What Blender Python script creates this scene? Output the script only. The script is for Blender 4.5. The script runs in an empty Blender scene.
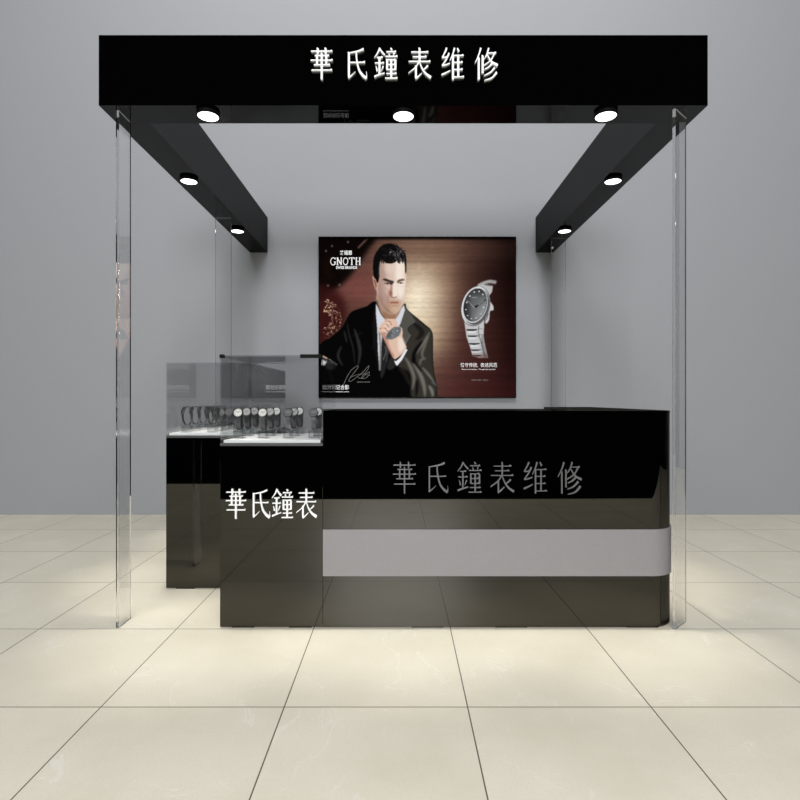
import bpy, bmesh, math, random
import numpy as np
from mathutils import Vector, Matrix
random.seed(4)
C = bpy.context.scene.collection
S = bpy.context.scene
PI = math.pi

# ------------------------------------------------------------------ camera, world, exposure, added fill lights
EYE = 1.0095
cd = bpy.data.cameras.new('camera'); cam = bpy.data.objects.new('camera', cd); C.objects.link(cam)
cam.location = (0, 0, EYE); cam.rotation_euler = (PI/2, 0, 0)
cd.sensor_width = 36; cd.lens = 541/800*36; cd.shift_y = -1.5/800; cd.clip_start = .05
S.camera = cam
S.view_settings.view_transform = 'Standard'; S.view_settings.look = 'None'
S.view_settings.exposure = 0; S.view_settings.gamma = 1
S.view_settings.use_curve_mapping = False
S.cycles.max_bounces = 14; S.cycles.transparent_max_bounces = 32; S.cycles.transmission_bounces = 12
S.cycles.glossy_bounces = 6
S.cycles.use_denoising = True
w = bpy.data.worlds.new('world'); S.world = w; w.use_nodes = True
w.node_tree.nodes['Background'].inputs[0].default_value = (.9, .95, 1, 1)
w.node_tree.nodes['Background'].inputs[1].default_value = 0.0

def area(name, loc, target, size, power, color=(1, 1, 1), size_y=None, spread=PI):
    l = bpy.data.lights.new(name, 'AREA'); l.energy = power; l.color = color; l.spread = spread
    l.shape = 'RECTANGLE'; l.size = size; l.size_y = size_y or size
    o = bpy.data.objects.new(name, l); C.objects.link(o); o.location = loc
    o.rotation_euler = (Vector(target)-Vector(loc)).to_track_quat('-Z', 'Y').to_euler()
    return o
area('fill_light_front', (0, -3.2, 9.2), (0, 4.6, 1.2), 7.0, 680, (.95, .97, 1), 1.6)  # added fill, no visible fixture; high enough to stay out of the fascia reflection
area('fill_light_back', (0, -5, 2.7), (0, 4.6, 1.2), 2.4, 400, (.96, .98, 1), 1.3)  # unseen low fill behind the camera, added to brighten lower wall and letters
area('fill_light_overhead', (0, 2.9, 6.2), (0, 3.1, 0), 5.0, 90, (1, .97, .94), 2.0)  # unseen soft fill overhead, added to lift the top of the wall

# ------------------------------------------------------------------ helpers
def nodes(name):
    m = bpy.data.materials.new(name); m.use_nodes = True
    nt = m.node_tree; nt.nodes.clear()
    out = nt.nodes.new('ShaderNodeOutputMaterial')
    return m, nt, out
def principled(name, col, rough=.5, metal=0, spec=.5, bump=0, bscale=200, vary=0, vscale=6):
    m, nt, out = nodes(name)
    b = nt.nodes.new('ShaderNodeBsdfPrincipled')
    b.inputs['Base Color'].default_value = (*col, 1); b.inputs['Roughness'].default_value = rough
    b.inputs['Metallic'].default_value = metal; b.inputs['Specular IOR Level'].default_value = spec
    tc = nt.nodes.new('ShaderNodeTexCoord')
    if vary:
        n = nt.nodes.new('ShaderNodeTexNoise'); n.inputs['Scale'].default_value = vscale; n.inputs['Detail'].default_value = 6
        nt.links.new(tc.outputs['Object'], n.inputs['Vector'])
        r = nt.nodes.new('ShaderNodeValToRGB')
        r.color_ramp.elements[0].position = .3; r.color_ramp.elements[1].position = .7
        r.color_ramp.elements[0].color = (*[c*(1-vary) for c in col], 1)
        r.color_ramp.elements[1].color = (*[min(1, c*(1+vary)) for c in col], 1)
        nt.links.new(n.outputs['Fac'], r.inputs[0]); nt.links.new(r.outputs[0], b.inputs['Base Color'])
    if bump:
        n = nt.nodes.new('ShaderNodeTexNoise'); n.inputs['Scale'].default_value = bscale
        nt.links.new(tc.outputs['Object'], n.inputs['Vector'])
        bp = nt.nodes.new('ShaderNodeBump'); bp.inputs['Strength'].default_value = bump; bp.inputs['Distance'].default_value = .01
        nt.links.new(n.outputs['Fac'], bp.inputs['Height']); nt.links.new(bp.outputs[0], b.inputs['Normal'])
    nt.links.new(b.outputs[0], out.inputs[0])
    return m
def lacquer(name, base, fac, rough=.015, tint=(1, 1, 1)):
    m, nt, out = nodes(name)
    d = nt.nodes.new('ShaderNodeBsdfDiffuse'); d.inputs[0].default_value = (*base, 1)
    g = nt.nodes.new('ShaderNodeBsdfGlossy'); g.inputs['Color'].default_value = (*tint, 1); g.inputs['Roughness'].default_value = rough
    x = nt.nodes.new('ShaderNodeMixShader'); x.inputs[0].default_value = fac
    nt.links.new(d.outputs[0], x.inputs[1]); nt.links.new(g.outputs[0], x.inputs[2]); nt.links.new(x.outputs[0], out.inputs[0])
    return m
def thin_glass(name, tint, ior=1.45, edge=None):
    m, nt, out = nodes(name)
    t = nt.nodes.new('ShaderNodeBsdfTransparent'); t.inputs[0].default_value = (*tint, 1)
    g = nt.nodes.new('ShaderNodeBsdfGlossy'); g.inputs['Roughness'].default_value = .01
    g.inputs['Color'].default_value = (1, 1, 1, 1)
    f0 = ((ior-1)/(ior+1))**2
    lw = nt.nodes.new('ShaderNodeLayerWeight'); lw.inputs[0].default_value = .5
    pw = nt.nodes.new('ShaderNodeMath'); pw.operation = 'POWER'; nt.links.new(lw.outputs['Facing'], pw.inputs[0]); pw.inputs[1].default_value = 5
    f = nt.nodes.new('ShaderNodeMath'); f.operation = 'MULTIPLY_ADD'; nt.links.new(pw.outputs[0], f.inputs[0])
    f.inputs[1].default_value = 1-f0; f.inputs[2].default_value = f0
    x = nt.nodes.new('ShaderNodeMixShader')
    nt.links.new(f.outputs[0], x.inputs[0]); nt.links.new(t.outputs[0], x.inputs[1]); nt.links.new(g.outputs[0], x.inputs[2])
    nt.links.new(x.outputs[0], out.inputs[0])
    return m
def emission(name, col, s):
    m, nt, out = nodes(name)
    e = nt.nodes.new('ShaderNodeEmission'); e.inputs[0].default_value = (*col, 1); e.inputs[1].default_value = s
    nt.links.new(e.outputs[0], out.inputs[0]); return m

def obj(name, bm, mat, parent=None, smooth=False):
    me = bpy.data.meshes.new(name)
    bmesh.ops.recalc_face_normals(bm, faces=bm.faces)
    bm.to_mesh(me); bm.free()
    for mm in (mat if isinstance(mat, (list, tuple)) else [mat]): me.materials.append(mm)
    if smooth:
        for p in me.polygons: p.use_smooth = True
    o = bpy.data.objects.new(name, me); C.objects.link(o)
    if parent: o.parent = parent
    return o
def tag(o, label=None, cat=None, group=None, kind=None):
    if label: o['label'] = label
    if cat: o['category'] = cat
    if group: o['group'] = group
    if kind: o['kind'] = kind
    return o
def thing(name, loc, label, cat, group=None, rz=0):
    o = bpy.data.objects.new(name, None); C.objects.link(o); o.location = loc; o.rotation_euler = (0, 0, rz)
    o.empty_display_size = .1
    return tag(o, label, cat, group)
def box(bm, x0, x1, y0, y1, z0, z1, bevel=0, mi=0):
    vs = [bm.verts.new((x, y, z)) for x in (x0, x1) for y in (y0, y1) for z in (z0, z1)]
    F = [(0, 1, 3, 2), (4, 6, 7, 5), (0, 4, 5, 1), (2, 3, 7, 6), (0, 2, 6, 4), (1, 5, 7, 3)]
    fs = [bm.faces.new([vs[i] for i in f]) for f in F]
    for f in fs: f.material_index = mi
    if bevel:
        es = list({e for f in fs for e in f.edges})
        bmesh.ops.bevel(bm, geom=es, offset=bevel, segments=2, affect='EDGES', profile=.5)
    return fs
def boxm(*a, bevel=0):
    bm = bmesh.new(); box(bm, *a, bevel=bevel); return bm
def prism(bm, pts, z0, z1):
    """extrude a footprint of (x, y) upward"""
    lo = [bm.verts.new((x, y, z0)) for x, y in pts]; hi = [bm.verts.new((x, y, z1)) for x, y in pts]
    n = len(pts)
    bm.faces.new(lo[::-1]); bm.faces.new(hi)
    for i in range(n): bm.faces.new((lo[i], lo[(i+1) % n], hi[(i+1) % n], hi[i]))
def cyl(bm, c, r, h, seg=40, r2=None, M=None):
    """disc stack along local z starting at c"""
    r2 = r if r2 is None else r2
    M = M or Matrix.Identity(4)
    a = [bm.verts.new(M @ Vector((c[0]+r*math.cos(t), c[1]+r*math.sin(t), c[2]))) for t in (2*PI*i/seg for i in range(seg))]
    b = [bm.verts.new(M @ Vector((c[0]+r2*math.cos(t), c[1]+r2*math.sin(t), c[2]+h))) for t in (2*PI*i/seg for i in range(seg))]
    bm.faces.new(a[::-1]); bm.faces.new(b)
    for i in range(seg): bm.faces.new((a[i], a[(i+1) % seg], b[(i+1) % seg], b[i]))

# ------------------------------------------------------------------ lettering strokes, each glyph on a 100 x 100 grid (song style)
GL = {
'hua': [('h',4,96,90),('v',33,100,80),('v',67,100,80),('h',20,82,76),('h',2,98,61),('v',30,78,46),('v',70,78,46),('h',16,86,46),('h',6,95,29),('v',50,84,-2)],
'shi': [('p',[(84,97),(60,90),(18,84)],6,2),('v',20,86,8),('p',[(17,5),(28,10),(48,24)],6,1),('h',20,90,54),('q',[(52,90),(54,62),(64,30),(80,12),(96,3)],5,8),('p',[(96,3),(97,14),(96,24)],4,1)],
'zhong': [('p',[(24,100),(14,84),(0,70)],6,2),('q',[(24,98),(32,88),(44,78)],3,6),('h',10,36,70),('h',2,42,52),('v',22,70,14),('q',[(6,42),(10,34),(12,26)],2,6),('p',[(38,42),(34,34),(30,26)],5,2),('q',[(0,8),(20,14),(44,20)],5,3),
          ('q',[(70,100),(76,93)],3,6),('h',52,94,88),('q',[(62,84),(66,76)],2,5),('p',[(86,85),(82,76)],5,2),('h',47,100,73),('v',55,63,30),('v',91,63,30),('h',55,91,62),('h',55,91,47),('h',55,91,31),('v',73,62,4),('h',52,96,18),('h',46,100,3)],
'biao': [('h',14,88,87),('h',20,80,72),('h',3,97,57),('v',50,100,57),('p',[(48,57),(32,38),(2,20)],5,2),('v',34,42,4),('p',[(32,2),(44,8),(60,20)],6,2),('q',[(50,56),(60,36),(76,18),(99,5)],3,8),('p',[(86,44),(76,36),(62,28)],6,2)],
'wei': [('p',[(24,100),(16,86),(4,70)],6,3),('q',[(4,70),(16,70),(26,73)],4,3),('p',[(34,84),(22,64),(4,44)],6,3),('q',[(4,44),(20,46),(38,51)],4,3),('q',[(2,14),(20,20),(40,28)],5,2),
        ('p',[(58,100),(50,80),(38,60)],6,2),('v',51,78,-2),('q',[(70,100),(76,88)],3,7),('h',51,97,76),('h',51,93,54),('h',51,93,31),('h',51,99,7),('v',74,76,7)],
'xiu': [('p',[(26,100),(16,76),(1,52)],6,2),('v',17,70,-2),('v',34,76,18),('p',[(60,100),(52,80),(40,64)],6,2),('h',54,92,84),('p',[(86,84),(68,60),(38,44)],5,2),('q',[(54,78),(72,56),(99,44)],3,8),
        ('p',[(76,52),(62,40),(42,32)],6,2),('p',[(86,37),(68,22),(40,12)],6,2),('p',[(95,22),(74,4),(42,-4)],7,2)],
'G': [('q',[(84,82),(60,97),(30,90),(10,60),(12,30),(34,4),(62,2),(84,14)],7,9),('v',84,42,6),('h',64,98,42),('v',86,98,76)],
'N': [('v',18,98,2),('v',84,98,2),('q',[(14,98),(84,2)],12,12),('h',4,34,98),('h',70,98,98),('h',4,34,2)],
'O': [('q',[(50,98),(24,86),(10,50),(24,14),(50,2),(76,14),(90,50),(76,86),(50,98)],9,9)],
'T': [('v',50,98,2),('h',6,94,98),('v',6,98,78),('v',94,98,78),('h',34,66,2)],
'H': [('v',20,98,2),('v',80,98,2),('h',20,80,50),('h',6,36,98),('h',64,94,98),('h',6,36,2),('h',64,94,2)],
}
def glyph(key, x0, z0, wd, ht, y, depth, hw=4.0, vw=8.0, bold=1.0):
    """letter mesh standing in the XZ plane; its back at y, its face at y - depth"""
    bm = bmesh.new()
    def face(poly, j):
        pts = [(x0+px/100*wd, z0+pz/100*ht) for px, pz in poly]
        yb, yf = y, y-depth-j*.00004
        a = [bm.verts.new((px, yb, pz)) for px, pz in pts]; b = [bm.verts.new((px, yf, pz)) for px, pz in pts]
        n = len(pts); bm.faces.new(a); bm.faces.new(b[::-1])
        for i in range(n): bm.faces.new((a[i], b[i], b[(i+1) % n], a[(i+1) % n]))
    for j, s in enumerate(GL[key]):
        if s[0] == 'h':
            _, xa, xb, zz = s; t = hw*bold/2
            face([(xa, zz-t), (xb, zz-t), (xb, zz+t), (xb-3, zz+t+2.6), (xb-9, zz+t), (xa, zz+t)], j)
        elif s[0] == 'v':
            _, xx, za, zb = s; t = vw*bold/2
            face([(xx-t, zb+1), (xx+t, zb), (xx+t, za-2), (xx-t*.2, za+1), (xx-t, za+1.5)], j)
        else:
            _, pts, w0, w1 = s
            # catmull-rom
            P = [Vector(p) for p in pts]; Q = [P[0]*2-P[1]]+P+[P[-1]*2-P[-2]]
            out = []
            for i in range(1, len(Q)-2):
                for k in range(5):
                    t = k/5
                    out.append(.5*((2*Q[i])+(Q[i+1]-Q[i-1])*t+(2*Q[i-1]-5*Q[i]+4*Q[i+1]-Q[i+2])*t*t+(3*Q[i]-Q[i-1]-3*Q[i+1]+Q[i+2])*t**3))
            out.append(P[-1]); n = len(out)
            L, R = [], []
            for i, p in enumerate(out):
                d = (out[min(i+1, n-1)]-out[max(i-1, 0)]).normalized(); nn = Vector((-d.y, d.x))
                wdt = (w0+(w1-w0)*i/(n-1))*bold/2*1.15
                L.append(p+nn*wdt); R.append(p-nn*wdt)
            for i in range(n-1): face([L[i], L[i+1], R[i+1], R[i]], j)
    return bm
def lettering(keys, xs, z0, wd, ht, y, depth, mat, parent, hw=4, vw=8, bold=1, name='letter'):
    for k, x in zip(keys, xs):
        obj(name, glyph(k, x, z0, wd, ht, y, depth, hw, vw, bold), mat, parent)

# ------------------------------------------------------------------ materials
BLACK = lacquer('black_lacquer', (.0005, .0005, .0005), 0.070, tint=(1, .95, .84))
BLACK_FRAME = lacquer('black_frame_gloss', (.0008, .0008, .0008), .075)
WALLM = principled('grey_plaster', (.33, .337, .35), .9, spec=.1, vary=.035, vscale=90, bump=.08, bscale=160)
SILVER = principled('satin_silver', (.265, .256, .258), .55, .2, vary=.02, vscale=60)
WHITE = principled('white_acrylic', (.92, .92, .9), .4)
GREYL = principled('brushed_grey_letter', (.12, .12, .124), .45, .3)
GLASS = thin_glass('clear_case_glass', (.925, .93, .93), 1.42)
DARKH = principled('black_hardware', (.004, .004, .004), .6, spec=.1)
STEEL = principled('steel', (.5, .5, .52), .3, .9)

# solid glass for the posts
def solid_glass():
    m, nt, out = nodes('clear_post_glass')
    g = nt.nodes.new('ShaderNodeBsdfGlass'); g.inputs['IOR'].default_value = 1.5; g.inputs['Roughness'].default_value = 0
    g.inputs['Color'].default_value = (.99, .99, .99, 1)
    nt.links.new(g.outputs[0], out.inputs[0])
    return m
POST = solid_glass()

def tile_material():
    m, nt, out = nodes('cream_marble_tile')
    tc = nt.nodes.new('ShaderNodeTexCoord')
    sep = nt.nodes.new('ShaderNodeSeparateXYZ'); nt.links.new(tc.outputs['Object'], sep.inputs[0])
    def math_(op, a, b=None, c=None):
        n = nt.nodes.new('ShaderNodeMath'); n.operation = op
        for i, v in enumerate((a, b, c)):
            if v is None: continue
            if isinstance(v, (int, float)): n.inputs[i].default_value = v
            else: nt.links.new(v, n.inputs[i])
        return n.outputs[0]
    T = .6
    OX, OY = 50.5*2.37/541, 2.37
    def line(sock, off):
        a = math_('SUBTRACT', sock, off); a = math_('DIVIDE', a, T)
        f = math_('FRACT', a); d = math_('ABSOLUTE', math_('SUBTRACT', f, .5))
        return math_('GREATER_THAN', d, 0.5-.0034), math_('FLOOR', a)
    lx, ix = line(sep.outputs[0], OX); ly, iy = line(sep.outputs[1], OY)
    grout = math_('MAXIMUM', lx, ly)
    # per tile tone
    cmb = nt.nodes.new('ShaderNodeCombineXYZ'); nt.links.new(ix, cmb.inputs[0]); nt.links.new(iy, cmb.inputs[1])
    wn = nt.nodes.new('ShaderNodeTexWhiteNoise'); wn.noise_dimensions = '2D'; nt.links.new(cmb.outputs[0], wn.inputs[0])
    off = nt.nodes.new('ShaderNodeVectorMath'); off.operation = 'MULTIPLY_ADD'
    nt.links.new(wn.outputs['Color'], off.inputs[0]); off.inputs[1].default_value = (20, 20, 20); nt.links.new(tc.outputs['Object'], off.inputs[2])
    n1 = nt.nodes.new('ShaderNodeTexNoise'); n1.inputs['Scale'].default_value = 3; n1.inputs['Detail'].default_value = 10; n1.inputs['Roughness'].default_value = .6
    nt.links.new(off.outputs[0], n1.inputs['Vector'])
    r1 = nt.nodes.new('ShaderNodeValToRGB'); e = r1.color_ramp.elements
    e[0].position = .3; e[0].color = (.70, .65, .52, 1); e[1].position = .7; e[1].color = (.78, .73, .60, 1)
    nt.links.new(n1.outputs['Fac'], r1.inputs[0])
    # pale veins
    n2 = nt.nodes.new('ShaderNodeTexNoise'); n2.inputs['Scale'].default_value = 2.2; n2.inputs['Detail'].default_value = 8; n2.inputs['Distortion'].default_value = 1.2
    nt.links.new(off.outputs[0], n2.inputs['Vector'])
    v = math_('ABSOLUTE', math_('SUBTRACT', n2.outputs['Fac'], .5))
    v = math_('MULTIPLY', math_('LESS_THAN', v, .006), math_('GREATER_THAN', n1.outputs['Fac'], .52))
    mv = nt.nodes.new('ShaderNodeMix'); mv.data_type = 'RGBA'; nt.links.new(math_('MULTIPLY', v, .2), mv.inputs[0])
    nt.links.new(r1.outputs[0], mv.inputs[6]); mv.inputs[7].default_value = (.92, .91, .88, 1)
    n3 = nt.nodes.new('ShaderNodeTexNoise'); n3.inputs['Scale'].default_value = 120; nt.links.new(tc.outputs['Object'], n3.inputs['Vector'])
    ms = nt.nodes.new('ShaderNodeMix'); ms.data_type = 'RGBA'; ms.blend_type = 'MULTIPLY'; ms.inputs[0].default_value = .12
    nt.links.new(mv.outputs[2], ms.inputs[6]); nt.links.new(n3.outputs['Fac'], ms.inputs[7])
    mg = nt.nodes.new('ShaderNodeMix'); mg.data_type = 'RGBA'; nt.links.new(math_('MULTIPLY', grout, .92), mg.inputs[0])
    nt.links.new(ms.outputs[2], mg.inputs[6]); mg.inputs[7].default_value = (.07, .055, .04, 1)
    b = nt.nodes.new('ShaderNodeBsdfPrincipled'); b.inputs['Roughness'].default_value = .38
    b.inputs['Specular IOR Level'].default_value = .25
    nt.links.new(mg.outputs[2], b.inputs['Base Color']); nt.links.new(b.outputs[0], out.inputs[0])
    return m

# ------------------------------------------------------------------ the room
WY = 4.70
o = obj('floor', boxm(-7, 7, -.66, WY, -.05, 0), tile_material()); o['kind'] = 'structure'
o = obj('wall_back', boxm(-7, 7, WY, WY+.1, -.05, 6.6), WALLM); o['kind'] = 'structure'

# ------------------------------------------------------------------ canopy with its glass posts
HB, HT = 2.276, 2.580
XL, XR, FY = -1.302, 1.330, 2.338
BW = .153
can = thing('canopy_frame', (0, FY, 0), 'black lacquered U-shaped canopy on clear glass posts with white characters on its fascia', 'canopy')
def at(o): o.location = (-can.location[0], -can.location[1], 0); return o
def cpart(name, bm, mat): return at(obj(name, bm, mat, can))
fas = cpart('fascia_beam', boxm(XL, XR, FY, FY+BW, HB, HT), BLACK_FRAME)
cpart('side_beam', boxm(XL, XL+BW, FY+BW+.0005, WY-.002, HB, HT), BLACK_FRAME)
cpart('side_beam', boxm(XR-BW, XR, FY+BW+.0005, WY-.002, HB, HT), BLACK_FRAME)
k = FY/541
def lx(px): return (px-400)*k
hs = [310.5, 344.5, 374.5, 408, 441, 474.5]
lettering(['hua', 'shi', 'zhong', 'biao', 'wei', 'xiu'], [lx(p) for p in hs], EYE+(398.5-80.5)*k, 23*k, 31*k, FY+.001, .012, WHITE, fas, 3.6, 8.6, 1.0)
def post(x0, x1, y0, y1):
    p = cpart('glass_post', boxm(x0, x1, y0, y1, .002, HB-.001, bevel=.0006), POST)
    return p
post(-1.247, -1.233, 2.374, 2.480)
bm = bmesh.new(); dx, dy = .088/.119, .080/.119; ax, ay = 1.197, 2.363
prism(bm, [(ax+dy*.007, ay-dx*.007), (ax+dx*.119+dy*.007, ay+dy*.119-dx*.007), (ax+dx*.119-dy*.007, ay+dy*.119+dx*.007), (ax-dy*.007, ay+dx*.007)], .002, HB-.001)
bmesh.ops.bevel(bm, geom=list(bm.edges), offset=.0006, segments=1, affect='EDGES')
cpart('glass_post', bm, POST)
post(-1.294, -1.184, 3.79, 3.802)
post(1.196, 1.308, 4.27, 4.282)

# ------------------------------------------------------------------ downlights under the canopy
LENS = emission('glowing_lens', (1, .985, .95), 4.0)
spots = [(-.851, 2.40, 'fascia beam, near its left end', 1), (.015, 2.40, 'middle of the fascia beam, above the poster', 1), (.913, 2.40, 'fascia beam, near its right end', 1),
         (-1.217, 3.12, 'left side beam, nearer the viewer', 1), (-1.217, 4.05, 'left side beam, farther back near the wall', 1),
         (1.228, 3.12, 'right side beam, nearer the viewer', 1), (1.232, 4.05, 'right side beam, farther back near the wall', 1)]
hm = lm = None
for i, (x, y, wh, p) in enumerate(spots):
    t = thing('downlight', (x, y, HB-.001), 'round black downlight under the '+wh, 'light', 'downlights under the canopy')
    if hm is None:
        bm = bmesh.new(); cyl(bm, (0, 0, -.012), .050, .012, 48); a = obj('housing', bm, DARKH, t); hm = a
        bm = bmesh.new(); cyl(bm, (0, 0, -.0145), .0445, .003, 48); b = obj('lens', bm, LENS, t); lm = b
        bm = bmesh.new()
        r0, r1 = .0448, .050
        seg = 48
        ring = [[bm.verts.new((r*math.cos(2*PI*q/seg), r*math.sin(2*PI*q/seg), z)) for q in range(seg)] for r, z in ((r1, -.012), (r1, -.016), (r0, -.016), (r0, -.012))]
        for u in range(4):
            A, B = ring[u], ring[(u+1) % 4]
            for q in range(seg): bm.faces.new((A[q], A[(q+1) % seg], B[(q+1) % seg], B[q]))
        rm = obj('trim_ring', bm, DARKH, t)
    else:
        for src in (hm, lm, rm):
            c = src.copy(); C.objects.link(c); c.parent = t
    l = bpy.data.lights.new('downlight_beam', 'SPOT'); l.energy = 100; l.color = (1, .95, .86)
    l.spot_size = math.radians(38); l.spot_blend = 1; l.shadow_soft_size = .04
    lo = bpy.data.objects.new('downlight_beam', l); C.objects.link(lo); lo.location = (x, y, HB-.03)

# ------------------------------------------------------------------ reception counter
CY = 2.38
CT = .955
def counter_foot(off=0, y1=2.86):
    xm, r = 1.234+off, .125+off
    cx, cy = xm-r, CY-off+r
    pts = [(-.3385, CY-off)]
    for i in range(25):
        a = -PI/2+PI/2*i/24
        pts.append((cx+r*math.cos(a), cy+r*math.sin(a)))
    pts += [(xm, 3.50), (.93, 3.50), (.93, y1), (-.3385, y1)]
    return pts
rc = thing('reception_counter', (.4, CY, 0), 'long black mirror-gloss reception counter with grey band and rounded right corner', 'counter')
def rpart(name, bm, mat, parent=None, smooth=False):
    o = obj(name, bm, mat, parent or rc, smooth)
    if parent is None: o.location = (-.4, -CY, 0)
    return o
bm = bmesh.new(); prism(bm, counter_foot(), .005, CT-.012); body = rpart('body', bm, BLACK, None, True); body.data.set_sharp_from_angle(angle=math.radians(20))
bm = bmesh.new(); prism(bm, counter_foot(.001), CT-.0118, CT); rpart('countertop', bm, BLACK)
# band: a thin skin around the front, the corner and the right side
def band(bm, off0, off1, z0, z1):
    def path(off):
        xm, r = 1.234+off, .125+off
        cx, cy = xm-r, CY-off+r
        p = [(-.3385, CY-off)]+[(cx+r*math.cos(a), cy+r*math.sin(a)) for a in (-PI/2+PI/2*i/16 for i in range(17))]
        return p+[(xm, 3.50)]
    A, B = path(off1), path(off0)
    prism(bm, A+B[::-1], z0, z1)
bm = bmesh.new(); band(bm, .0005, .0065, .230, .434); rpart('silver_band', bm, SILVER, None, True).data.set_sharp_from_angle(angle=math.radians(20))
kc = CY/541
cs = [392.5, 424.5, 457.5, 490, 523, 557.5]
lettering(['hua', 'shi', 'zhong', 'biao', 'wei', 'xiu'], [(p-400)*kc for p in cs], EYE+(398.5-493)*kc, 24*kc, 31*kc, CY+.0005, .006, GREYL, body, 2.9, 6.3, .9)
for x in (.05, .42, 1.0):
    rpart('foot_pad', boxm(x, x+.14, CY+.004, CY+.05, 0, .0051), DARKH)
    rpart('foot_pad', boxm(x, x+.14, 2.78, 2.83, 0, .0051), DARKH)
rpart('foot_pad', boxm(.95, 1.2, 3.38, 3.42, 0, .0051), DARKH)

# ------------------------------------------------------------------ display cabinets
def cabinet(name, x0, x1, y0, y1, label, feet):
    t = thing(name, ((x0+x1)/2, y0, 0), label, 'cabinet')
    b = obj('body', boxm(x0, x1, y0, y1, .005, .80, bevel=.0015), BLACK, t); b.location = (-(x0+x1)/2, -y0, 0)
    for fx in (x0+.05, x1-.15):
        for fy in (y0+.003, y1-.06):
            f = obj('foot_pad', boxm(fx, fx+.10, fy, fy+.05, 0, .0051), DARKH, t); f.location = (-(x0+x1)/2, -y0, 0)
    return t, b
PX0, PX1, PY1 = -.792, -.3395, 2.865
ped, pb = cabinet('display_pedestal', PX0, PX1, CY, PY1, 'black gloss display pedestal with four white characters, left of the reception counter', 0)
ps = [226, 250, 272.4, 296.2]
lettering(['hua', 'shi', 'zhong', 'biao'], [(p-400)*kc for p in ps], EYE+(398.5-518)*kc, 20.8*kc, 29*kc, CY+.0005, .010, WHITE, pb, 3.4, 8.0, 1.0)
LX0, LX1, LY0, LY1 = -1.240, -.797, 2.867, 3.77
leg, lb = cabinet('display_cabinet', LX0, LX1, LY0, LY1, 'long black gloss side cabinet under the left glass case, behind the pedestal', 0)

def glass_case(x0, x1, y0, y1, label, hinge):
    cx = (x0+x1)/2
    t = thing('glass_display_case', (cx, y0, .80), label, 'display case')
    def p(name, x_0, x_1, y_0, y_1, z_0, z_1, m, bevel=0):
        o = obj(name, boxm(x_0, x_1, y_0, y_1, z_0, z_1, bevel=bevel), m, t); o.location = (-cx, -y0, -.80); return o
    g = .006; e = .0005
    zt = 1.20
    p('plinth', x0, x1, y0, y1, .8005, .813, TRAYE, .001)
    p('white_tray', x0+.012, x1-.012, y0+.012, y1-.012, .8132, .826, TRAY, .001)
    p('front_pane', x0+g+e, x1-g-e, y0, y0+g, .8133, zt-g-e, GLASS)
    p('back_pane', x0+g+e, x1-g-e, y1-g, y1, .8133, zt-g-e, GLASS)
    p('side_pane', x0, x0+g, y0, y1, .8133, zt-g-e, GLASS)
    p('side_pane', x1-g, x1, y0, y1, .8133, zt-g-e, GLASS)
    p('top_pane', x0, x1, y0, y1, zt-g, zt, GLASS)
    if hinge:
        p('corner_clip', x0-.002, x0+.016, y0-.003, y0+.02, zt-.012, zt+.004, DARKH, .002)
        p('latch_bar', x1-.10, x1-.008, y0-.004, y0+.012, zt-.012, zt+.004, DARKH, .002)
    return t
TRAY = principled('white_tray_acrylic', (.95, .95, .94), .35)
TRAYE = principled('grey_plinth_edge', (.06, .06, .06), .35)
glass_case(PX0, PX1, CY, PY1, 'square glass watch case on the black pedestal with white characters', True)
glass_case(LX0, LX1, LY0, LY1, 'long clear glass watch case on the side cabinet at the far left', False)

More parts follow.
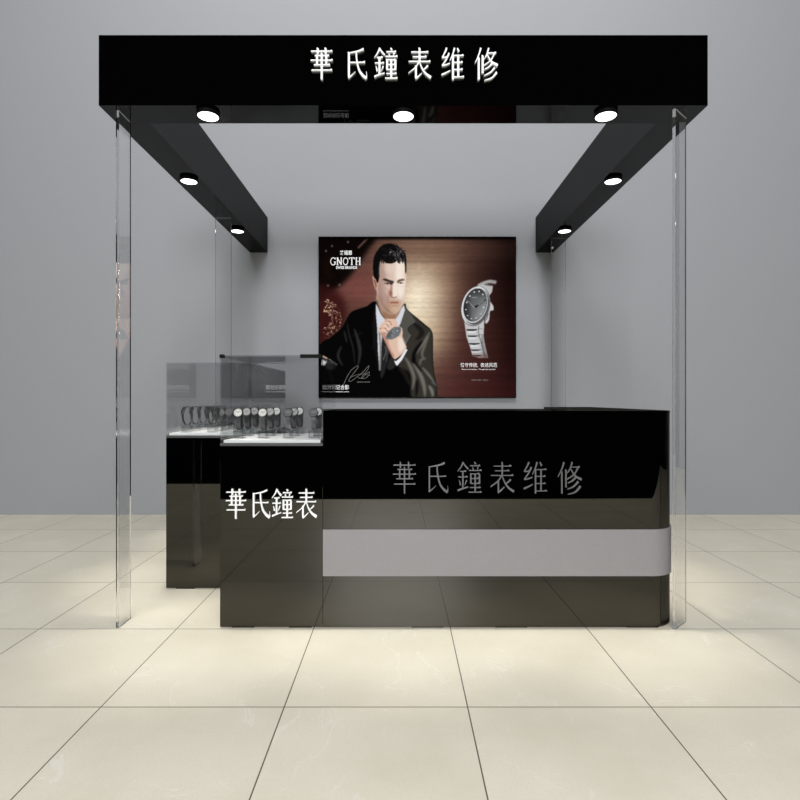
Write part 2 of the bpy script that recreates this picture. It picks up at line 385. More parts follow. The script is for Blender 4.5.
# ------------------------------------------------------------------ watches
A_, B_ = .0275, .052
def watch_meshes():
    # strap: linked bracelet around an oval
    bm = bmesh.new(); n = 34; w0 = .0115
    cz = B_
    seg0, seg1 = math.radians(60), math.radians(8+360)   # leaves the gap where the case sits (around 40 deg)
    for i in range(n):
        a0 = seg0+(seg1-seg0)*(i+.06)/n; a1 = seg0+(seg1-seg0)*(i+.94)/n
        hw = w0*(1 if i % 2 else .9); th = .0028
        vs = []
        for a in (a0, a1):
            for r in (0, -th):
                for s in (-1, 1):
                    vs.append(bm.verts.new((s*hw, -(A_+r)*math.cos(a), cz+(B_+r)*math.sin(a))))
        for f in ((0, 1, 3, 2), (4, 6, 7, 5), (0, 4, 5, 1), (2, 3, 7, 6), (0, 2, 6, 4), (1, 5, 7, 3)):
            bm.faces.new([vs[j] for j in f])
    # thin inner spring holding the links together
    m = 60
    prev = None
    for i in range(m+1):
        a = seg0+(seg1-seg0)*i/m
        cur = [bm.verts.new((s*.006, -(A_+r)*math.cos(a), cz+(B_+r)*math.sin(a))) for s, r in ((-1, -.0008), (1, -.0008), (1, -.002), (-1, -.002))]
        if prev:
            for q in range(4): bm.faces.new((prev[q], prev[(q+1) % 4], cur[(q+1) % 4], cur[q]))
        prev = cur
    strap = bm
    a = math.radians(34)
    pos = Vector((0, -A_*math.cos(a), cz+B_*math.sin(a)))
    M = Matrix.Translation(pos) @ Matrix.Rotation(math.radians(70), 4, 'X')      # local z looks out: forward and up
    cs_ = bmesh.new(); cyl(cs_, (0, 0, -.004), .0185, .007, 28, .0215, M=M); cyl(cs_, (0, 0, .003), .0215, .002, 28, .0195, M=M)
    for s in (-1, 1):   # lugs
        for u in (-1, 1):
            vs = []
            x0_, x1_ = sorted((s*.007, s*.0115)); y0_, y1_ = sorted((u*.014, u*.0225))
            for x in (x0_, x1_):
                for y in (y0_, y1_):
                    for z in (-.005, .001): vs.append(cs_.verts.new(M @ Vector((x, y, z))))
            for f in ((0, 1, 3, 2), (4, 6, 7, 5), (0, 4, 5, 1), (2, 3, 7, 6), (0, 2, 6, 4), (1, 5, 7, 3)): cs_.faces.new([vs[j] for j in f])
    dl = bmesh.new(); cyl(dl, (0, 0, .0051), .0183, .0006, 28, M=M)
    hd = bmesh.new()
    for ang, ln, wd in ((60, .010, .0009), (-55, .013, .0007)):
        R = M @ Matrix.Rotation(math.radians(ang), 4, 'Z')
        vs = []
        for x in (-wd, wd):
            for y in (-.002, ln):
                for z in (.0058, .0063): vs.append(hd.verts.new(R @ Vector((x, y, z))))
        for f in ((0, 1, 3, 2), (4, 6, 7, 5), (0, 4, 5, 1), (2, 3, 7, 6), (0, 2, 6, 4), (1, 5, 7, 3)): hd.faces.new([vs[j] for j in f])
    for q in range(12):
        R = M @ Matrix.Rotation(2*PI*q/12, 4, 'Z'); vs = []
        for x in (-.0005, .0005):
            for y in (.013, .0155):
                for z in (.0058, .0061): vs.append(hd.verts.new(R @ Vector((x, y, z))))
        for f in ((0, 1, 3, 2), (4, 6, 7, 5), (0, 4, 5, 1), (2, 3, 7, 6), (0, 2, 6, 4), (1, 5, 7, 3)): hd.faces.new([vs[j] for j in f])
    cr = bmesh.new(); cyl(cr, (0, 0, .019), .0026, .0045, 14, M=M @ Matrix.Rotation(PI/2, 4, 'Y') @ Matrix.Identity(4))
    return strap, cs_, dl, hd, cr
STRAPD = principled('dark_bracelet', (.10, .10, .102), .35, .6)
STRAPS = principled('grey_bracelet', (.17, .17, .175), .3, .8)
CASED = principled('dark_case', (.08, .08, .085), .3, .8)
CASES = principled('pale_case', (.45, .45, .45), .3, .8)
DW = principled('white_dial', (.62, .61, .58), .35)
DG = principled('grey_dial', (.36, .35, .34), .35)
DD = principled('dark_dial', (.11, .11, .11), .3)
ACR = thin_glass('clear_acrylic', (.84, .85, .85), 1.3)
kinds = {'white': (DW, CASED, STRAPD), 'pale grey': (DG, CASED, STRAPD), 'dark': (DD, CASED, STRAPS)}
proto = {}
def watch(loc, rz, dial, label, group):
    t = thing('wristwatch', loc, label, 'watch', group, rz)
    if dial not in proto:
        s, c, d, h, k_ = watch_meshes(); dm, cm, sm = kinds[dial]
        proto[dial] = [obj('strap', s, sm, t), obj('watch_case', c, cm, t, False), obj('crown', k_, cm, t)]
        dd = obj('dial', d, dm, t); hh = obj('hands', h, DARKH if dial != 'dark' else CASES, dd)
        proto[dial] += [dd, hh]
    else:
        P = proto[dial]
        for src in P[:4]:
            c = src.copy(); C.objects.link(c); c.parent = t
        g = P[4].copy(); C.objects.link(g); g.parent = c
    return t
rbm = boxm(-.024, .024, -.024, .024, 0, .0355, bevel=.0015)
riser0 = None
def riser(loc, label, group):
    global riser0
    if riser0 is None:
        riser0 = obj('acrylic_riser', rbm, ACR); o = riser0
    else:
        o = riser0.copy(); C.objects.link(o)
    o.location = loc; tag(o, label, 'display stand', group); return o
ZB = .8262
dials = [['white', 'white', 'dark', 'dark'], ['pale grey', 'pale grey', 'pale grey', 'white'], ['pale grey', 'white', 'white', None]]
rown = ['front row', 'second row', 'third row']; coln = ['leftmost column', 'second column', 'third column', 'rightmost column']
for r, y in enumerate((2.515, 2.655, 2.795)):
    for c, x in enumerate((-.745, -.632, -.515, -.398)):
        if dials[r][c] is None: continue
        riser((x, y, ZB), 'clear acrylic block, %s, %s, square glass case' % (rown[r], coln[c]), 'acrylic blocks in the square case')
        watch((x, y, ZB+.0357), 0, dials[r][c], '%s-dial watch, %s, %s, square glass case' % (dials[r][c], rown[r], coln[c]), 'watches in the square glass case')
dn = ['nearest the front', 'second from the front', 'third from the front', 'fourth from the front', 'fifth from the front', 'sixth from the front', 'rearmost']
cn = ['outer left row', 'middle row', 'inner right row']
for c, x in enumerate((-1.165, -1.025, -.885)):
    for r in range(7):
        y = 2.965+.118*r
        d = ['white', 'pale grey', 'dark'][(r*2+c) % 3]
        riser((x, y, ZB), 'clear acrylic block, long left case, %s, %s' % (cn[c], dn[r]), 'acrylic blocks in the long case')
        watch((x, y, ZB+.0357), -PI/2, d, '%s-dial watch, long left case, %s, %s' % (d, cn[c], dn[r]), 'watches in the long glass case')

# ------------------------------------------------------------------ illuminated poster on the wall
GW, GH = 601, 481                      # grid over the printed face, 3 samples per photo unit
UX = np.linspace(319, 515.7, GW)[None, :].repeat(GH, 0)
UY = np.linspace(237, 397, GH)[:, None].repeat(GW, 1)
img = np.zeros((GH, GW, 3))
PPU = (GW-1)/196.7
rs = np.random.RandomState(3)
def blur(a, s):
    s = s*PPU
    if s < .3: return a
    r = int(max(1, round(3*s))); kx = np.exp(-.5*(np.arange(-r, r+1)/s)**2); kx /= kx.sum()
    p = np.pad(a, ((r, r), (r, r)), mode='edge')
    p = np.apply_along_axis(lambda v: np.convolve(v, kx, 'valid'), 0, p)
    return np.apply_along_axis(lambda v: np.convolve(v, kx, 'valid'), 1, p)
def spline(pts, closed=True, n=6):
    P = [np.array(p, float) for p in pts]; m = len(P); out = []
    rng = range(m) if closed else range(m-1)
    for i in rng:
        g = (lambda j: P[j % m]) if closed else (lambda j: P[min(max(j, 0), m-1)])
        a, b, c, d = g(i-1), g(i), g(i+1), g(i+2)
        for q in range(n):
            t = q/n
            out.append(.5*(2*b+(c-a)*t+(2*a-5*b+4*c-d)*t*t+(3*b-a-3*c+d)*t**3))
    if not closed: out.append(P[-1])
    return out
def inside(pts):
    m = np.zeros(UX.shape, bool); n = len(pts)
    ys = [p[1] for p in pts]
    r0 = max(0, int((min(ys)-237)*PPU)-1); r1 = min(GH, int((max(ys)-237)*PPU)+3)
    if r1 <= r0: return m
    X = UX[r0:r1]; Y = UY[r0:r1]; mm = np.zeros(X.shape, bool)
    for i in range(n):
        (xa, ya), (xb, yb) = pts[i], pts[(i+1) % n]
        if ya == yb: continue
        c = ((ya > Y) != (yb > Y)) & (X < (xb-xa)*(Y-ya)/(yb-ya)+xa)
        mm ^= c
    m[r0:r1] = mm
    return m
def put(mask, col, alpha=1):
    global img
    a = (mask*alpha)[..., None]
    img = img*(1-a)+np.array(col, float)/255*a
def poly(pts, col, soft=.35, alpha=1, smooth=True, clip=None):
    m = blur(inside(spline(pts) if smooth else pts).astype(float), soft)
    if clip is not None: m = m*clip
    put(m, col, alpha); return m
def ell(cx, cy, rx, ry, col, soft=.35, alpha=1, rot=0, clip=None):
    c, s = math.cos(rot), math.sin(rot)
    pts = [(cx+rx*math.cos(t)*c-ry*math.sin(t)*s, cy+rx*math.cos(t)*s+ry*math.sin(t)*c) for t in np.linspace(0, 2*PI, 33)[:-1]]
    return poly(pts, col, soft, alpha, False, clip)
def stroke(pts, wd, col, soft=.3, alpha=1, taper=False, clip=None):
    P = spline(pts, False); n = len(P); L, R = [], []
    for i, p in enumerate(P):
        d = P[min(i+1, n-1)]-P[max(i-1, 0)]; d = d/(np.hypot(*d)+1e-9); nn = np.array((-d[1], d[0]))
        q = wd/2*((1-abs(2*i/(n-1)-1)**2*.8) if taper else 1)
        L.append(tuple(p+nn*q)); R.append(tuple(p-nn*q))
    return poly(L+R[::-1], col, soft, alpha, False, clip)
def gauss(cx, cy, sx, sy): return np.exp(-.5*(((UX-cx)/sx)**2+((UY-cy)/sy)**2))
# backdrop: brown board with a bright centre
img[:] = np.array((80, 53, 47))/255
put(gauss(422, 288, 30, 46), (152, 120, 94), .9)
put(gauss(416, 306, 19, 29), (254, 240, 212), 1)
put(gauss(425, 334, 17, 18), (225, 198, 160), .45)
put(gauss(358, 288, 22, 16), (126, 72, 66), .75)
put(np.clip((UX-450)/58, 0, 1)**1.0, (18, 8, 7), .96)
put(gauss(480, 345, 24, 40), (72, 36, 33), .5)
put(gauss(430, 250, 50, 9), (112, 82, 68), .5)
put(np.clip((UY-350)/60, 0, 1)*np.clip((UX-430)/20, 0, 1), (74, 32, 32), .6)
st = np.repeat(np.convolve(rs.rand(GH+8), np.ones(9)/9, 'valid')[:, None], GW, 1)
st2 = blur(rs.rand(GH, GW), .0)
g = (st-.5)*.30
img *= (1+g)[..., None]
n_ = rs.rand(GH, GW//12+2); n_ = np.repeat(n_, 12, 1)[:, :GW]; n_ = blur(n_, .4)
img *= (1+(n_-.5)*.13)[..., None]
poly([(318, 236), (373, 236), (368, 250), (360, 262), (350, 276), (340, 286), (330, 292), (318, 296)], (9, 5, 4), 2.2, .96)
poly([(318, 288), (332, 288), (344, 300), (346, 318), (340, 330), (318, 345)], (52, 18, 18), 3, .85)
stroke([(358, 248), (364, 242), (368, 238)], 1.6, (130, 95, 85), .6, .8)
stroke([(330, 256), (326, 268), (332, 280)], 5, (30, 14, 10), 2, .6)
for px, py in ((332, 246), (348, 242), (328, 285.5), (339.5, 284.8), (326, 251)):
    ell(px, py, .9, 1.1, (150, 135, 125), .5, .7)
for i in range(150):            # beaded ornament
    a = rs.uniform(-1.4, 1.5); rr = rs.uniform(8, 20)
    px, py = 322+rr*math.cos(a), 319+rr*math.sin(a)*1.0
    b_ = rs.uniform(120, 255)
    ell(px, py, rs.uniform(.5, 1.5), rs.uniform(.35, .7), (b_, b_*.82, b_*.68), .25, .85, rs.uniform(0, 3))
for rr in (11, 15, 19.5):
    stroke([(322+rr*math.cos(a), 319+rr*math.sin(a)) for a in np.linspace(-1.3, 1.4, 9)], .5, (120, 70, 60), .3, .6)
put(np.clip((241-UY)/3, 0, 1), (4, 2, 2), .9)
put(np.clip((319.8-UX)/1, 0, 1)+np.clip((UX-514.9)/1, 0, 1), (4, 2, 2), .9)
# suit
suit = [(377, 302), (366, 306.5), (352.4, 311.3), (347, 318), (342, 327), (331, 337), (319, 345.5), (310, 370), (314, 398), (330, 400), (380, 400), (425, 400), (437, 399), (437.2, 394), (436.8, 386), (434.2, 373), (432.8, 356),
        (433, 338), (431, 330), (425, 324.5), (416, 317), (407, 309.5), (404, 304), (390, 325)]
SM = poly(suit, (8, 7, 7), .4)
poly([(403, 305), (408, 310), (424, 324.5), (432, 331), (433, 345), (432.5, 356), (434, 372), (437, 387), (437.5, 398), (413, 398), (411, 385), (409, 372), (398, 366), (404, 352), (400, 330)], (58, 55, 49), 1.0, .9, clip=SM)
for p_, wd, col, al in (([(430.5, 331), (424, 342), (417, 352), (412, 358)], 1.8, (150, 148, 142), .85), ([(429, 335), (425, 345), (422, 354), (425, 360)], 2.4, (128, 124, 116), .75),
        ([(423, 340), (415, 352), (414, 362), (422, 372)], 4, (5, 5, 5), .9), ([(428, 357), (421, 360), (420, 366)], 2, (132, 130, 122), .7),
        ([(421, 366), (428, 374), (434, 382)], 2.2, (146, 143, 136), .7), ([(430, 380), (435, 384), (437, 386)], 1, (150, 165, 190), .7),
        ([(404, 356), (410, 366), (414, 378), (412, 390)], 3.5, (132, 129, 120), .7), ([(412, 362), (420, 374), (424, 386), (425, 397)], 4, (140, 136, 128), .7),
        ([(417, 378), (417, 388), (416, 397)], 2.4, (6, 6, 6), .85), ([(428, 384), (432, 391), (433, 397)], 3.4, (142, 139, 132), .75), ([(398, 368), (404, 372), (410, 386)], 5, (40, 38, 34), .6),
        ([(435, 389), (436, 397)], .8, (5, 5, 5), .9), ([(412, 322), (422, 332), (416, 340)], 5, (22, 20, 20), .75)):
    stroke(p_, wd, col, .8, al, True, clip=SM)
for i in range(4):
    for q in range(2):
        ell(396.8+i*2.3+q*2.0, 378.6+i*2.7-q*1.7, .6, .6, (165, 165, 160), .2, .9)
for p_, wd, al, col in (([(347, 322), (349, 334), (353, 348), (355, 366)], 1.2, .7, (62, 62, 62)), ([(354, 328), (358, 340), (360, 352), (358, 366)], 3.4, .65, (66, 66, 66)), ([(344, 330), (347, 343)], 1.6, .7, (60, 58, 56)),
        ([(342, 345), (338, 356), (343, 366)], 2.6, .55, (70, 68, 66)), ([(321, 356), (330, 361), (337, 365)], 2.6, .85, (150, 148, 146)), ([(323, 360), (330, 372), (334, 386)], 4, .35, (60, 60, 60)),
        ([(372, 320), (374, 340), (372, 350)], 2, .3, (45, 45, 45)), ([(352, 336), (365, 332)], 2, .4, (40, 40, 42))):
    stroke(p_, wd, col, .6, al, True, clip=SM)
# lapels
poly([(404, 304.5), (411, 314), (416, 322), (408, 329), (411, 334), (404, 346), (402, 341), (402.5, 329), (400, 325)], (84, 82, 77), .45, 1, False)
stroke([(411, 334), (407, 341), (404, 346)], .7, (130, 128, 122), .3, .8)
stroke([(416, 322), (408, 329), (411, 334)], .8, (20, 18, 18), .3, .9)
poly([(376, 304), (377, 329), (378.5, 350), (379, 372), (374, 345), (373, 320)], (20, 19, 20), .5, 1)
# shirt
poly([(375.9, 303.5), (379, 309), (384.3, 318), (388, 322), (394, 318), (399.5, 311), (404, 304.8), (404.9, 310), (400.4, 324), (397, 330), (390, 345), (383, 368), (379.5, 371), (378, 352), (377.2, 329), (376, 315)], (216, 218, 226), .35, 1, False)
poly([(384, 330), (391, 332), (393, 345), (390, 352), (384, 374), (380.5, 376), (381, 350)], (36, 36, 38), .5, 1)
stroke([(379.2, 330), (380.5, 352), (379.5, 370)], 1.8, (128, 128, 124), .4, .9)
stroke([(385, 345), (386, 352), (383, 360)], 1.2, (130, 128, 120), .4, .6)
stroke([(388, 345), (386.5, 362)], .8, (120, 120, 110), .4, .5)
poly([(394, 350), (396, 365), (390, 370), (387, 366)], (44, 43, 42), .6, .9)
# neck
poly([(376.3, 296), (380, 312), (384.5, 318.5), (390, 324), (395, 320), (400, 312), (402, 300), (390, 295)], (172, 140, 118), .4)
poly([(383, 311), (390, 315), (396, 315), (392, 322), (388, 323), (384, 317)], (158, 118, 92), .6)
stroke([(377, 300), (380, 311), (384.3, 317.5)], 1.1, (70, 50, 42), .5, .7)
# ears, head
poly([(372.3, 276.3), (375, 277.5), (378, 283), (378.5, 289), (376, 290), (374, 286), (373, 281)], (186, 142, 124), .3)
stroke([(374.2, 280), (375.8, 284), (376, 287)], .9, (92, 50, 42), .3, .8)
poly([(404.8, 273), (407, 274), (406.8, 279), (405.5, 281)], (214, 184, 160), .3)
FACE = [(379, 261), (384, 257), (392, 256), (400, 256), (404.6, 260), (405.6, 272), (406, 282), (405.3, 291), (404.2, 299), (402, 305.5), (399, 310.8), (395, 313.8), (390.5, 313.3), (386, 311), (381.5, 306), (378, 299), (376.6, 290), (377.5, 280), (378.7, 270)]
FM = poly(FACE, (222, 196, 182), .35)
poly([(379, 262), (384, 264), (386, 276), (385, 290), (390, 298), (389, 311), (383, 308), (378, 299), (376, 288)], (172, 138, 126), 1.8, .8, clip=FM)
poly([(396, 262), (404, 262), (404.5, 276), (404.5, 292), (400, 300), (397, 292), (395.5, 280)], (252, 240, 226), 1.6, .85, clip=FM)
ell(390, 268.5, 6, 4, (232, 212, 198), 1.6, .6, clip=FM)
# beard shadow and jaw
poly([(387, 303), (392, 299.5), (400, 300), (401.5, 304), (398, 311), (393, 314), (387, 311.5)], (176, 138, 108), 1.6, .6, clip=FM)
poly([(379, 294), (384, 304), (389, 311), (386, 312), (380, 306), (377, 298)], (150, 118, 100), 1.2, .7, clip=FM)
ell(395, 308.5, 2.8, 2.2, (220, 186, 154), 1.2, .7, clip=FM)
# nose
poly([(391, 284), (392.6, 285), (392.6, 296), (389.6, 296.5), (388.2, 293), (390, 289)], (158, 96, 84), .8, .65, clip=FM)
stroke([(390.6, 291), (390.8, 295.6)], 1.0, (96, 50, 42), .5, .7, clip=FM)
poly([(393, 283), (396, 283), (397.6, 293), (396.5, 296.4), (393.2, 296.6)], (244, 230, 218), .6, .9, clip=FM)
stroke([(390.6, 296.8), (394, 297.6), (396.6, 296.6)], .9, (120, 78, 64), .35, .8, clip=FM)
# brows and eyes
poly([(382.6, 279.4), (385.5, 278.5), (389.5, 280), (393.6, 281.2), (393.2, 283.4), (391, 284.8), (389, 282.6), (385.5, 281.2)], (44, 34, 30), .45, .9, clip=FM)
poly([(397.2, 280.9), (400, 279.2), (403.8, 279), (404.2, 280.4), (400.5, 281.4), (397.4, 283)], (88, 58, 42), .45, .85, clip=FM)
ell(387, 284.2, 3.2, 1.6, (196, 168, 158), .7, .7, clip=FM)
stroke([(384.4, 283.6), (387.4, 282.8), (390.6, 284.2)], .9, (58, 38, 34), .3, .9, clip=FM)
ell(387.6, 283.7, .9, .8, (30, 24, 26), .25, .9, clip=FM)
stroke([(398.2, 283.3), (400.6, 282.6), (403.2, 283.2)], .8, (90, 54, 40), .3, .85, clip=FM)
ell(400.7, 283.2, .8, .7, (44, 30, 28), .25, .85, clip=FM)
stroke([(379.5, 283), (380, 292), (383, 301)], 1.6, (158, 124, 112), .8, .5, clip=FM)
stroke([(384, 288), (387.5, 289.5), (389, 292)], 1.0, (160, 120, 108), .7, .5, clip=FM)
stroke([(388.6, 296), (387.6, 299.5), (388, 303)], .8, (150, 112, 98), .5, .5, clip=FM)
stroke([(397.5, 285.5), (400.5, 286.6), (403.5, 286)], .7, (214, 188, 170), .5, .6, clip=FM)
stroke([(393.6, 298.2), (393.8, 300.8)], 1.0, (178, 138, 120), .4, .6, clip=FM)
stroke([(382.5, 275.5), (387, 274.6), (391, 276.4)], .7, (188, 158, 146), .5, .5, clip=FM)
poly([(384, 306), (389, 310.6), (395, 313.6), (400, 310.5), (396, 315), (389, 313.5)], (140, 104, 82), .6, .6, clip=FM)
# mouth
poly([(389.6, 302.6), (393, 301.2), (395, 301.7), (397.6, 301.4), (398.4, 302.7), (395, 303.2)], (168, 100, 88), .3, .9, clip=FM)
stroke([(389.8, 302.7), (394, 303.0), (398.3, 302.7)], .55, (98, 50, 44), .25, .9, clip=FM)
ell(394.4, 304.1, 2.6, .8, (206, 150, 134), .35, .8, clip=FM)
stroke([(392, 305.9), (396.5, 305.8)], .7, (110, 72, 52), .4, .7, clip=FM)
# hair
HM = poly([(373.3, 262), (374, 257), (377.5, 250.5), (383, 245), (389, 243.5), (394.5, 244.8), (400, 248), (404.8, 253), (406.3, 260), (406.4, 270), (405.4, 274), (404.9, 266), (404, 260), (399, 259.2),
      (395, 262.3), (389.7, 263.6), (384.2, 261.8), (381.2, 258.6), (380, 263), (379, 270), (379.3, 277), (377.6, 283), (375.6, 279), (373.8, 276.5), (373, 268)], (14, 12, 13), .35)
for i in range(150):
    a, b_ = rs.uniform(382, 404), rs.uniform(248, 262)
    c_ = rs.uniform(40, 165)*(1 if a > 388 else .6)
    stroke([(a, b_), (a+rs.uniform(-.6, 1.4), b_+rs.uniform(-2, 2))], .45, (c_, c_*.98, c_*1.02), .2, .5, clip=HM)
ell(390.5, 252.2, 1.3, .5, (190, 192, 196), .3, .8, -.7)
for i in range(60):
    t = rs.uniform(0, 1); bx_ = 380.5+t*24; by_ = 259.5+1.6*math.sin(t*9)+rs.uniform(-1, 2.2)
    stroke([(bx_, by_-3), (bx_+rs.uniform(-1, 1), by_+1.2)], .7, (18, 15, 15), .2, .8)
for i in range(40):
    t = rs.uniform(.15, .95)*PI; r_ = 1+rs.uniform(-.02, .07)
    x_, y_ = 390-15.5*math.cos(t)*r_, 259-15.5*math.sin(t)*r_
    stroke([(x_, y_), (x_+rs.uniform(0, 2), y_-rs.uniform(-1, 1)+1.5)], .6, (24, 20, 20), .2, .7)
for i in range(26):
    x_, y_ = rs.uniform(393, 404.5), rs.uniform(250, 259)
    stroke([(x_, y_), (x_+rs.uniform(.2, 1.4), y_+rs.uniform(1, 3))], .6, (128, 128, 126), .25, .6, clip=HM)
stroke([(379.6, 262), (378.8, 270), (378.8, 277)], 1.3, (70, 74, 72), .6, .6)
# hand
poly([(384, 321), (387.5, 318.6), (392, 318.2), (396, 320), (398, 325), (402.3, 329), (402.8, 340), (406.4, 347.5), (402, 354), (396, 358.8), (393.4, 358), (389.2, 350), (385, 341), (382.4, 336), (378.6, 330.5), (378.8, 327.5), (381, 324.5)], (226, 192, 172), .35)
poly([(383, 332), (387, 338), (390, 348), (395, 357), (391, 355), (386, 344), (380, 333)], (176, 122, 102), .7, .7)
poly([(398, 338), (402.6, 338), (405, 347), (399, 352)], (246, 228, 214), 1, .8)
for p_ in ([(379.5, 329), (383, 327.5), (386.5, 329.5)], [(382, 324), (386, 324), (389, 327)], [(385, 320.6), (389.5, 321.5), (391.5, 325)], [(386.5, 329.5), (388.5, 333)], [(383, 332), (386, 334)]):
    stroke(p_, .8, (140, 84, 68), .3, .75)
for c_ in ((383.6, 330, 1.8), (385.6, 325.8, 1.7), (388.4, 322.9, 1.6), (388.7, 328.5, 1.6)): ell(c_[0], c_[1], c_[2], 1.0, (246, 222, 204), .5, .7, .3)
WM = poly([(385.8, 338.5), (387.4, 333), (390.6, 329.6), (395, 326.6), (399.6, 326.2), (401, 329.5), (399.8, 334.4), (396, 337.6), (391, 339.6)], (112, 115, 120), .3)
poly([(387, 337.5), (389, 333), (392.5, 330.5), (391, 335), (389, 338.2)], (70, 66, 66), .5, .6, clip=WM)
for i in range(60): ell(rs.uniform(387, 400), rs.uniform(327, 338), .8, .5, tuple([rs.uniform(60, 225)]*3), .25, .8, rs.uniform(0, 3), clip=WM)
ell(397.4, 330.5, 2.4, 2.8, (92, 96, 100), .3, .7, .4); ell(397.4, 330.5, 1.3, 1.7, (176, 180, 184), .3, .7, .4)
poly([(394, 360.4), (396, 361.2), (400, 357.5), (406.3, 348), (407.4, 350), (402, 360), (397, 366), (395.6, 364.5)], (238, 238, 242), .3, 1, False)
# big watch
stroke([(478, 286), (484, 283), (490, 281.5), (496, 282.5)], 3.2, (176, 174, 174), .5, .95)
poly([(477, 286), (484, 284), (493, 285.5), (492, 292), (489, 296), (484, 290)], (188, 187, 188), .35, 1, False)
stroke([(484, 284.6), (492.5, 286)], .7, (50, 48, 48), .3, .8)
stroke([(490, 282), (497, 281.5)], 1.6, (150, 140, 136), .7, .8)
BM = poly([(463.6, 317), (466.5, 337), (470, 347), (472.5, 356), (480, 358), (488, 358), (485, 345), (483.5, 336), (484.6, 316)], (196, 196, 198), .35, 1, False)
poly([(482, 334), (485, 345), (488, 358), (484, 357), (481, 345)], (120, 118, 118), .5, .7, clip=BM)
for yy, xo in ((329.6, 0), (335.6, 1.2), (343.4, 2.6), (349.6, 4), (355, 5.2)):
    stroke([(466.5+xo, yy), (472+xo, yy+.5), (477+xo, yy-.4)], 1.7, (24, 22, 22), .25, 1, clip=BM)
    stroke([(478+xo, yy-1), (483+xo, yy-1.5)], 1.0, (50, 48, 48), .25, .8, clip=BM)
    stroke([(468+xo, yy+2.6), (476+xo, yy+2.0)], 1.8, (244, 244, 246), .4, .8, clip=BM)
stroke([(479, 325), (478.5, 333), (482, 345), (485, 357)], .7, (70, 68, 68), .3, .8, clip=BM)
put(np.clip((UY-351)/8, 0, 1)*blur(BM, .3), (70, 32, 30), .65)
poly([(488.5, 301), (493, 305.5), (493.4, 310), (490, 311.5), (489, 320), (485.5, 323), (486, 310)], (206, 205, 206), .35, 1)
stroke([(488.5, 313), (486.2, 320)], 1.0, (60, 58, 58), .3, .8)
rt = .28
ell(475.8, 306.2, 14.0, 20.4, (96, 94, 94), .35, 1, rt)
ell(475.4, 305.8, 13.4, 19.8, (226, 226, 228), .3, 1, rt)
ell(476.4, 306.6, 12.4, 18.6, (84, 84, 86), .3, 1, rt)
ell(475.2, 305.2, 12.0, 18.2, (222, 222, 224), .3, 1, rt)
ell(475.2, 304.9, 11.3, 17.1, (60, 60, 62), .3, 1, rt)
DM = ell(475.2, 304.8, 10.9, 16.6, (88, 90, 92), .3, 1, rt)
put(DM*np.clip((UX-469)/16, 0, 1)*np.clip((UY-292)/24, 0, 1), (182, 184, 186), .9)
put(DM*np.clip((472-UX)/8, 0, 1), (28, 28, 30), .85)
put(DM*np.clip((298-UY)/8, 0, 1), (44, 44, 46), .7)
for q in range(12):
    a = 2*PI*q/12; dx, dy = 8.8*math.cos(a), 14.0*math.sin(a)
    px = 475.2+dx*math.cos(rt)-dy*math.sin(rt); py = 304.8+dx*math.sin(rt)+dy*math.cos(rt)
    ell(px, py, .8, .8, (238, 238, 240), .2, .9)
stroke([(474, 308), (470, 303), (466.5, 300)], .6, (170, 170, 172), .2, .9)
stroke([(476, 306.6), (481, 303), (485.6, 299.6)], 1.4, (20, 20, 22), .25, 1); stroke([(478, 305), (484.6, 300.2)], .5, (235, 235, 235), .2, .9)
ell(476, 306.6, 1.1, 1.1, (8, 8, 8), .2, 1)
ell(478.6, 316, 2.4, 3.4, (136, 137, 139), .3, .7, rt); ell(474.4, 297.4, 3, .5, (190, 190, 190), .3, .7)
img = np.clip(img, 0, 1)

def srgb2lin(a): return np.where(a <= .04045, a/12.92, ((a+.055)/1.055)**2.4)
PY = WY-.045
kp = PY/541
def PXX(px): return (px-400)*kp
def PZZ(py): return EYE+(398.5-py)*kp
post_ = thing('watch_poster', (PXX(417), WY, PZZ(397)), 'framed illuminated watch advertisement on the grey wall showing a man in a dark suit', 'poster')
off = (-PXX(417), -WY, -PZZ(397))
fr = obj('frame', boxm(PXX(318.4), PXX(516.3), PY+.002, WY-.0005, PZZ(397.8), PZZ(236.4), bevel=.002), DARKH, post_); fr.location = off
xs = PXX(UX).ravel(); zs = PZZ(UY).ravel()
co = np.stack([xs, np.full_like(xs, PY), zs], 1).astype(np.float32)
idx = np.arange(GW*GH).reshape(GH, GW)
quads = np.stack([idx[:-1, :-1], idx[1:, :-1], idx[1:, 1:], idx[:-1, 1:]], -1).reshape(-1, 4)
me = bpy.data.meshes.new('printed_panel')
me.vertices.add(len(co)); me.vertices.foreach_set('co', co.ravel())
me.loops.add(quads.size); me.loops.foreach_set('vertex_index', quads.ravel().astype(np.int32))
me.polygons.add(len(quads)); me.polygons.foreach_set('loop_start', np.arange(0, quads.size, 4, dtype=np.int32))
me.update(calc_edges=True)
ca = me.color_attributes.new('print', 'FLOAT_COLOR', 'POINT')
rgba = np.ones((len(co), 4), np.float32); rgba[:, :3] = srgb2lin(img).reshape(-1, 3)
ca.data.foreach_set('color', rgba.ravel())
m, nt, out = nodes('backlit_print')
at_ = nt.nodes.new('ShaderNodeAttribute'); at_.attribute_name = 'print'
e = nt.nodes.new('ShaderNodeEmission'); e.inputs[1].default_value = .95; nt.links.new(at_.outputs['Color'], e.inputs[0])
gl = nt.nodes.new('ShaderNodeBsdfDiffuse'); nt.links.new(at_.outputs['Color'], gl.inputs[0])
ad = nt.nodes.new('ShaderNodeMixShader'); ad.inputs[0].default_value = .12
nt.links.new(e.outputs[0], ad.inputs[1]); nt.links.new(gl.outputs[0], ad.inputs[2]); nt.links.new(ad.outputs[0], out.inputs[0])
me.materials.append(m)
panel = bpy.data.objects.new('printed_panel', me); C.objects.link(panel); panel.parent = post_; panel.location = off
PTXT = emission('white_print', (1, 1, 1), .9)
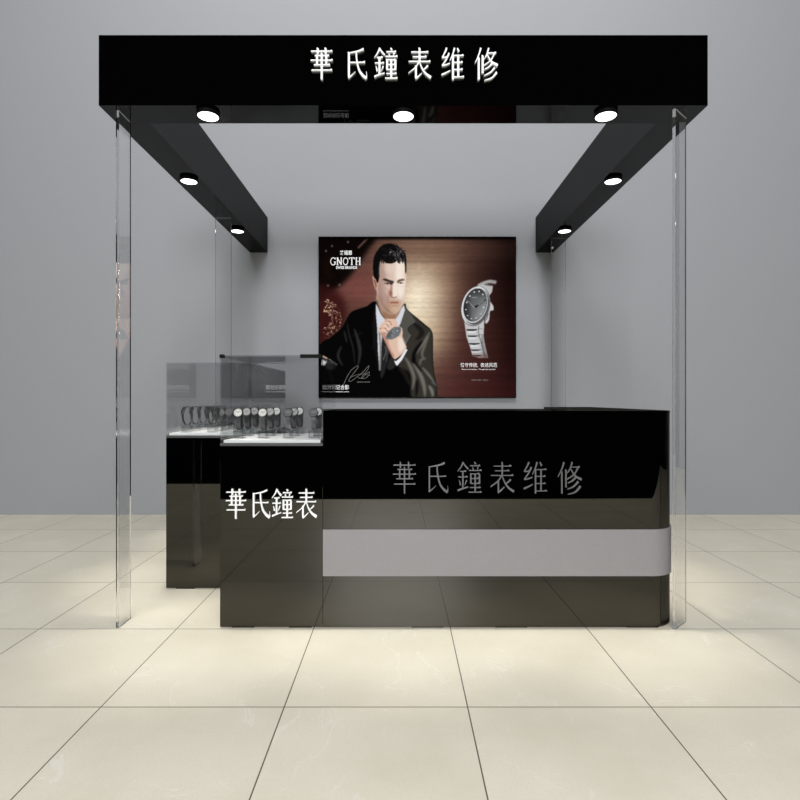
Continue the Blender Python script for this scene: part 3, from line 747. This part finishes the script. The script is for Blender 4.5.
PTXT2 = emission('dim_print', (.8, .78, .76), .30)
def pletter(keys, x0, pitch, ybot, wd, ht, mat):
    for i, kk in enumerate(keys):
        o = obj('printed_letter', glyph(kk, PXX(x0+i*pitch), PZZ(ybot), wd*kp, ht*kp, PY-.0004, .0004, 7, 15, 1.3), mat, panel)
pletter('GNOTH', 330.2, 6.25, 265, 5.7, 7.4, PTXT)
def text(body, px, py, h, wd, mat, name='printed_text', bold=.0):
    """single text line, left edge px, baseline py, cap height h, total width wd (all in photo units on the poster plane)"""
    cu = bpy.data.curves.new(name, 'FONT'); cu.body = body; cu.offset = bold; cu.resolution_u = 3
    tmp = bpy.data.objects.new(name, cu); C.objects.link(tmp)
    dg = bpy.context.evaluated_depsgraph_get(); dg.update()
    mesh = bpy.data.meshes.new_from_object(tmp.evaluated_get(dg)); bpy.data.objects.remove(tmp)
    v = np.empty(len(mesh.vertices)*3, np.float32); mesh.vertices.foreach_get('co', v); v = v.reshape(-1, 3)
    lo, hi = v.min(0), v.max(0)
    nx = (v[:, 0]-lo[0])/(hi[0]-lo[0]); nz = (v[:, 1]-lo[1])/(hi[1]-lo[1])
    v2 = np.stack([PXX(px)+nx*wd*kp, np.full_like(nx, PY-.0006), PZZ(py)+nz*h*kp], 1).astype(np.float32)
    mesh.vertices.foreach_set('co', v2.ravel()); mesh.update(); mesh.materials.clear(); mesh.materials.append(mat)
    o = bpy.data.objects.new(name, mesh); C.objects.link(o); o.parent = panel
    return o
text('格诺思', 339.8, 255, 4.6, 12.4, PTXT, bold=.03)
text('SWISS BRANDS', 336, 269, 2.9, 21.2, PTXT, bold=.03)
text('恪守传统,  表述风范', 460.5, 367.4, 4.6, 36.5, PTXT, bold=.005)
text('Observe the tradition,  Through style and taste', 461.5, 370.2, 1.5, 34, PTXT, bold=.01)
text('GNOTH SWISS   WATCH', 471.5, 380.8, 1.4, 16.5, PTXT2)
text('见时间记合影', 323, 389.6, 4.8, 26, PTXT, bold=.01)
text('www.gnothwatch.com', 322.8, 392.6, 1.7, 26, PTXT, bold=.01)
text('GNOTH SWISS', 357, 382.6, 1.2, 13, PTXT2)
# signature
sb = bmesh.new()
def sig(pts, wd):
    P = spline(pts, False, 8); n = len(P); L, R = [], []
    for i, p in enumerate(P):
        d = P[min(i+1, n-1)]-P[max(i-1, 0)]; d = d/(np.hypot(*d)+1e-9); nn = np.array((-d[1], d[0]))
        L.append(p+nn*wd/2); R.append(p-nn*wd/2)
    vl = [sb.verts.new((PXX(a[0]), PY-.0006, PZZ(a[1]))) for a in L]; vr = [sb.verts.new((PXX(a[0]), PY-.0006, PZZ(a[1]))) for a in R]
    for i in range(n-1): sb.faces.new((vl[i], vl[i+1], vr[i+1], vr[i]))
sig([(343, 386), (346.5, 378), (351, 370.5), (357, 366), (358, 367.5), (353, 374), (349, 380), (350.5, 381.5), (357, 377), (362, 373), (367, 367.5), (369, 365.8), (367.5, 370), (362.5, 376), (362, 378.5), (366, 374), (369.5, 372), (368, 376), (364, 378.5), (358, 377.8)], .32)
sig([(350, 377.5), (358, 374.5), (364, 374), (370, 375.5)], .25)
obj('printed_signature', sb, PTXT2, panel)
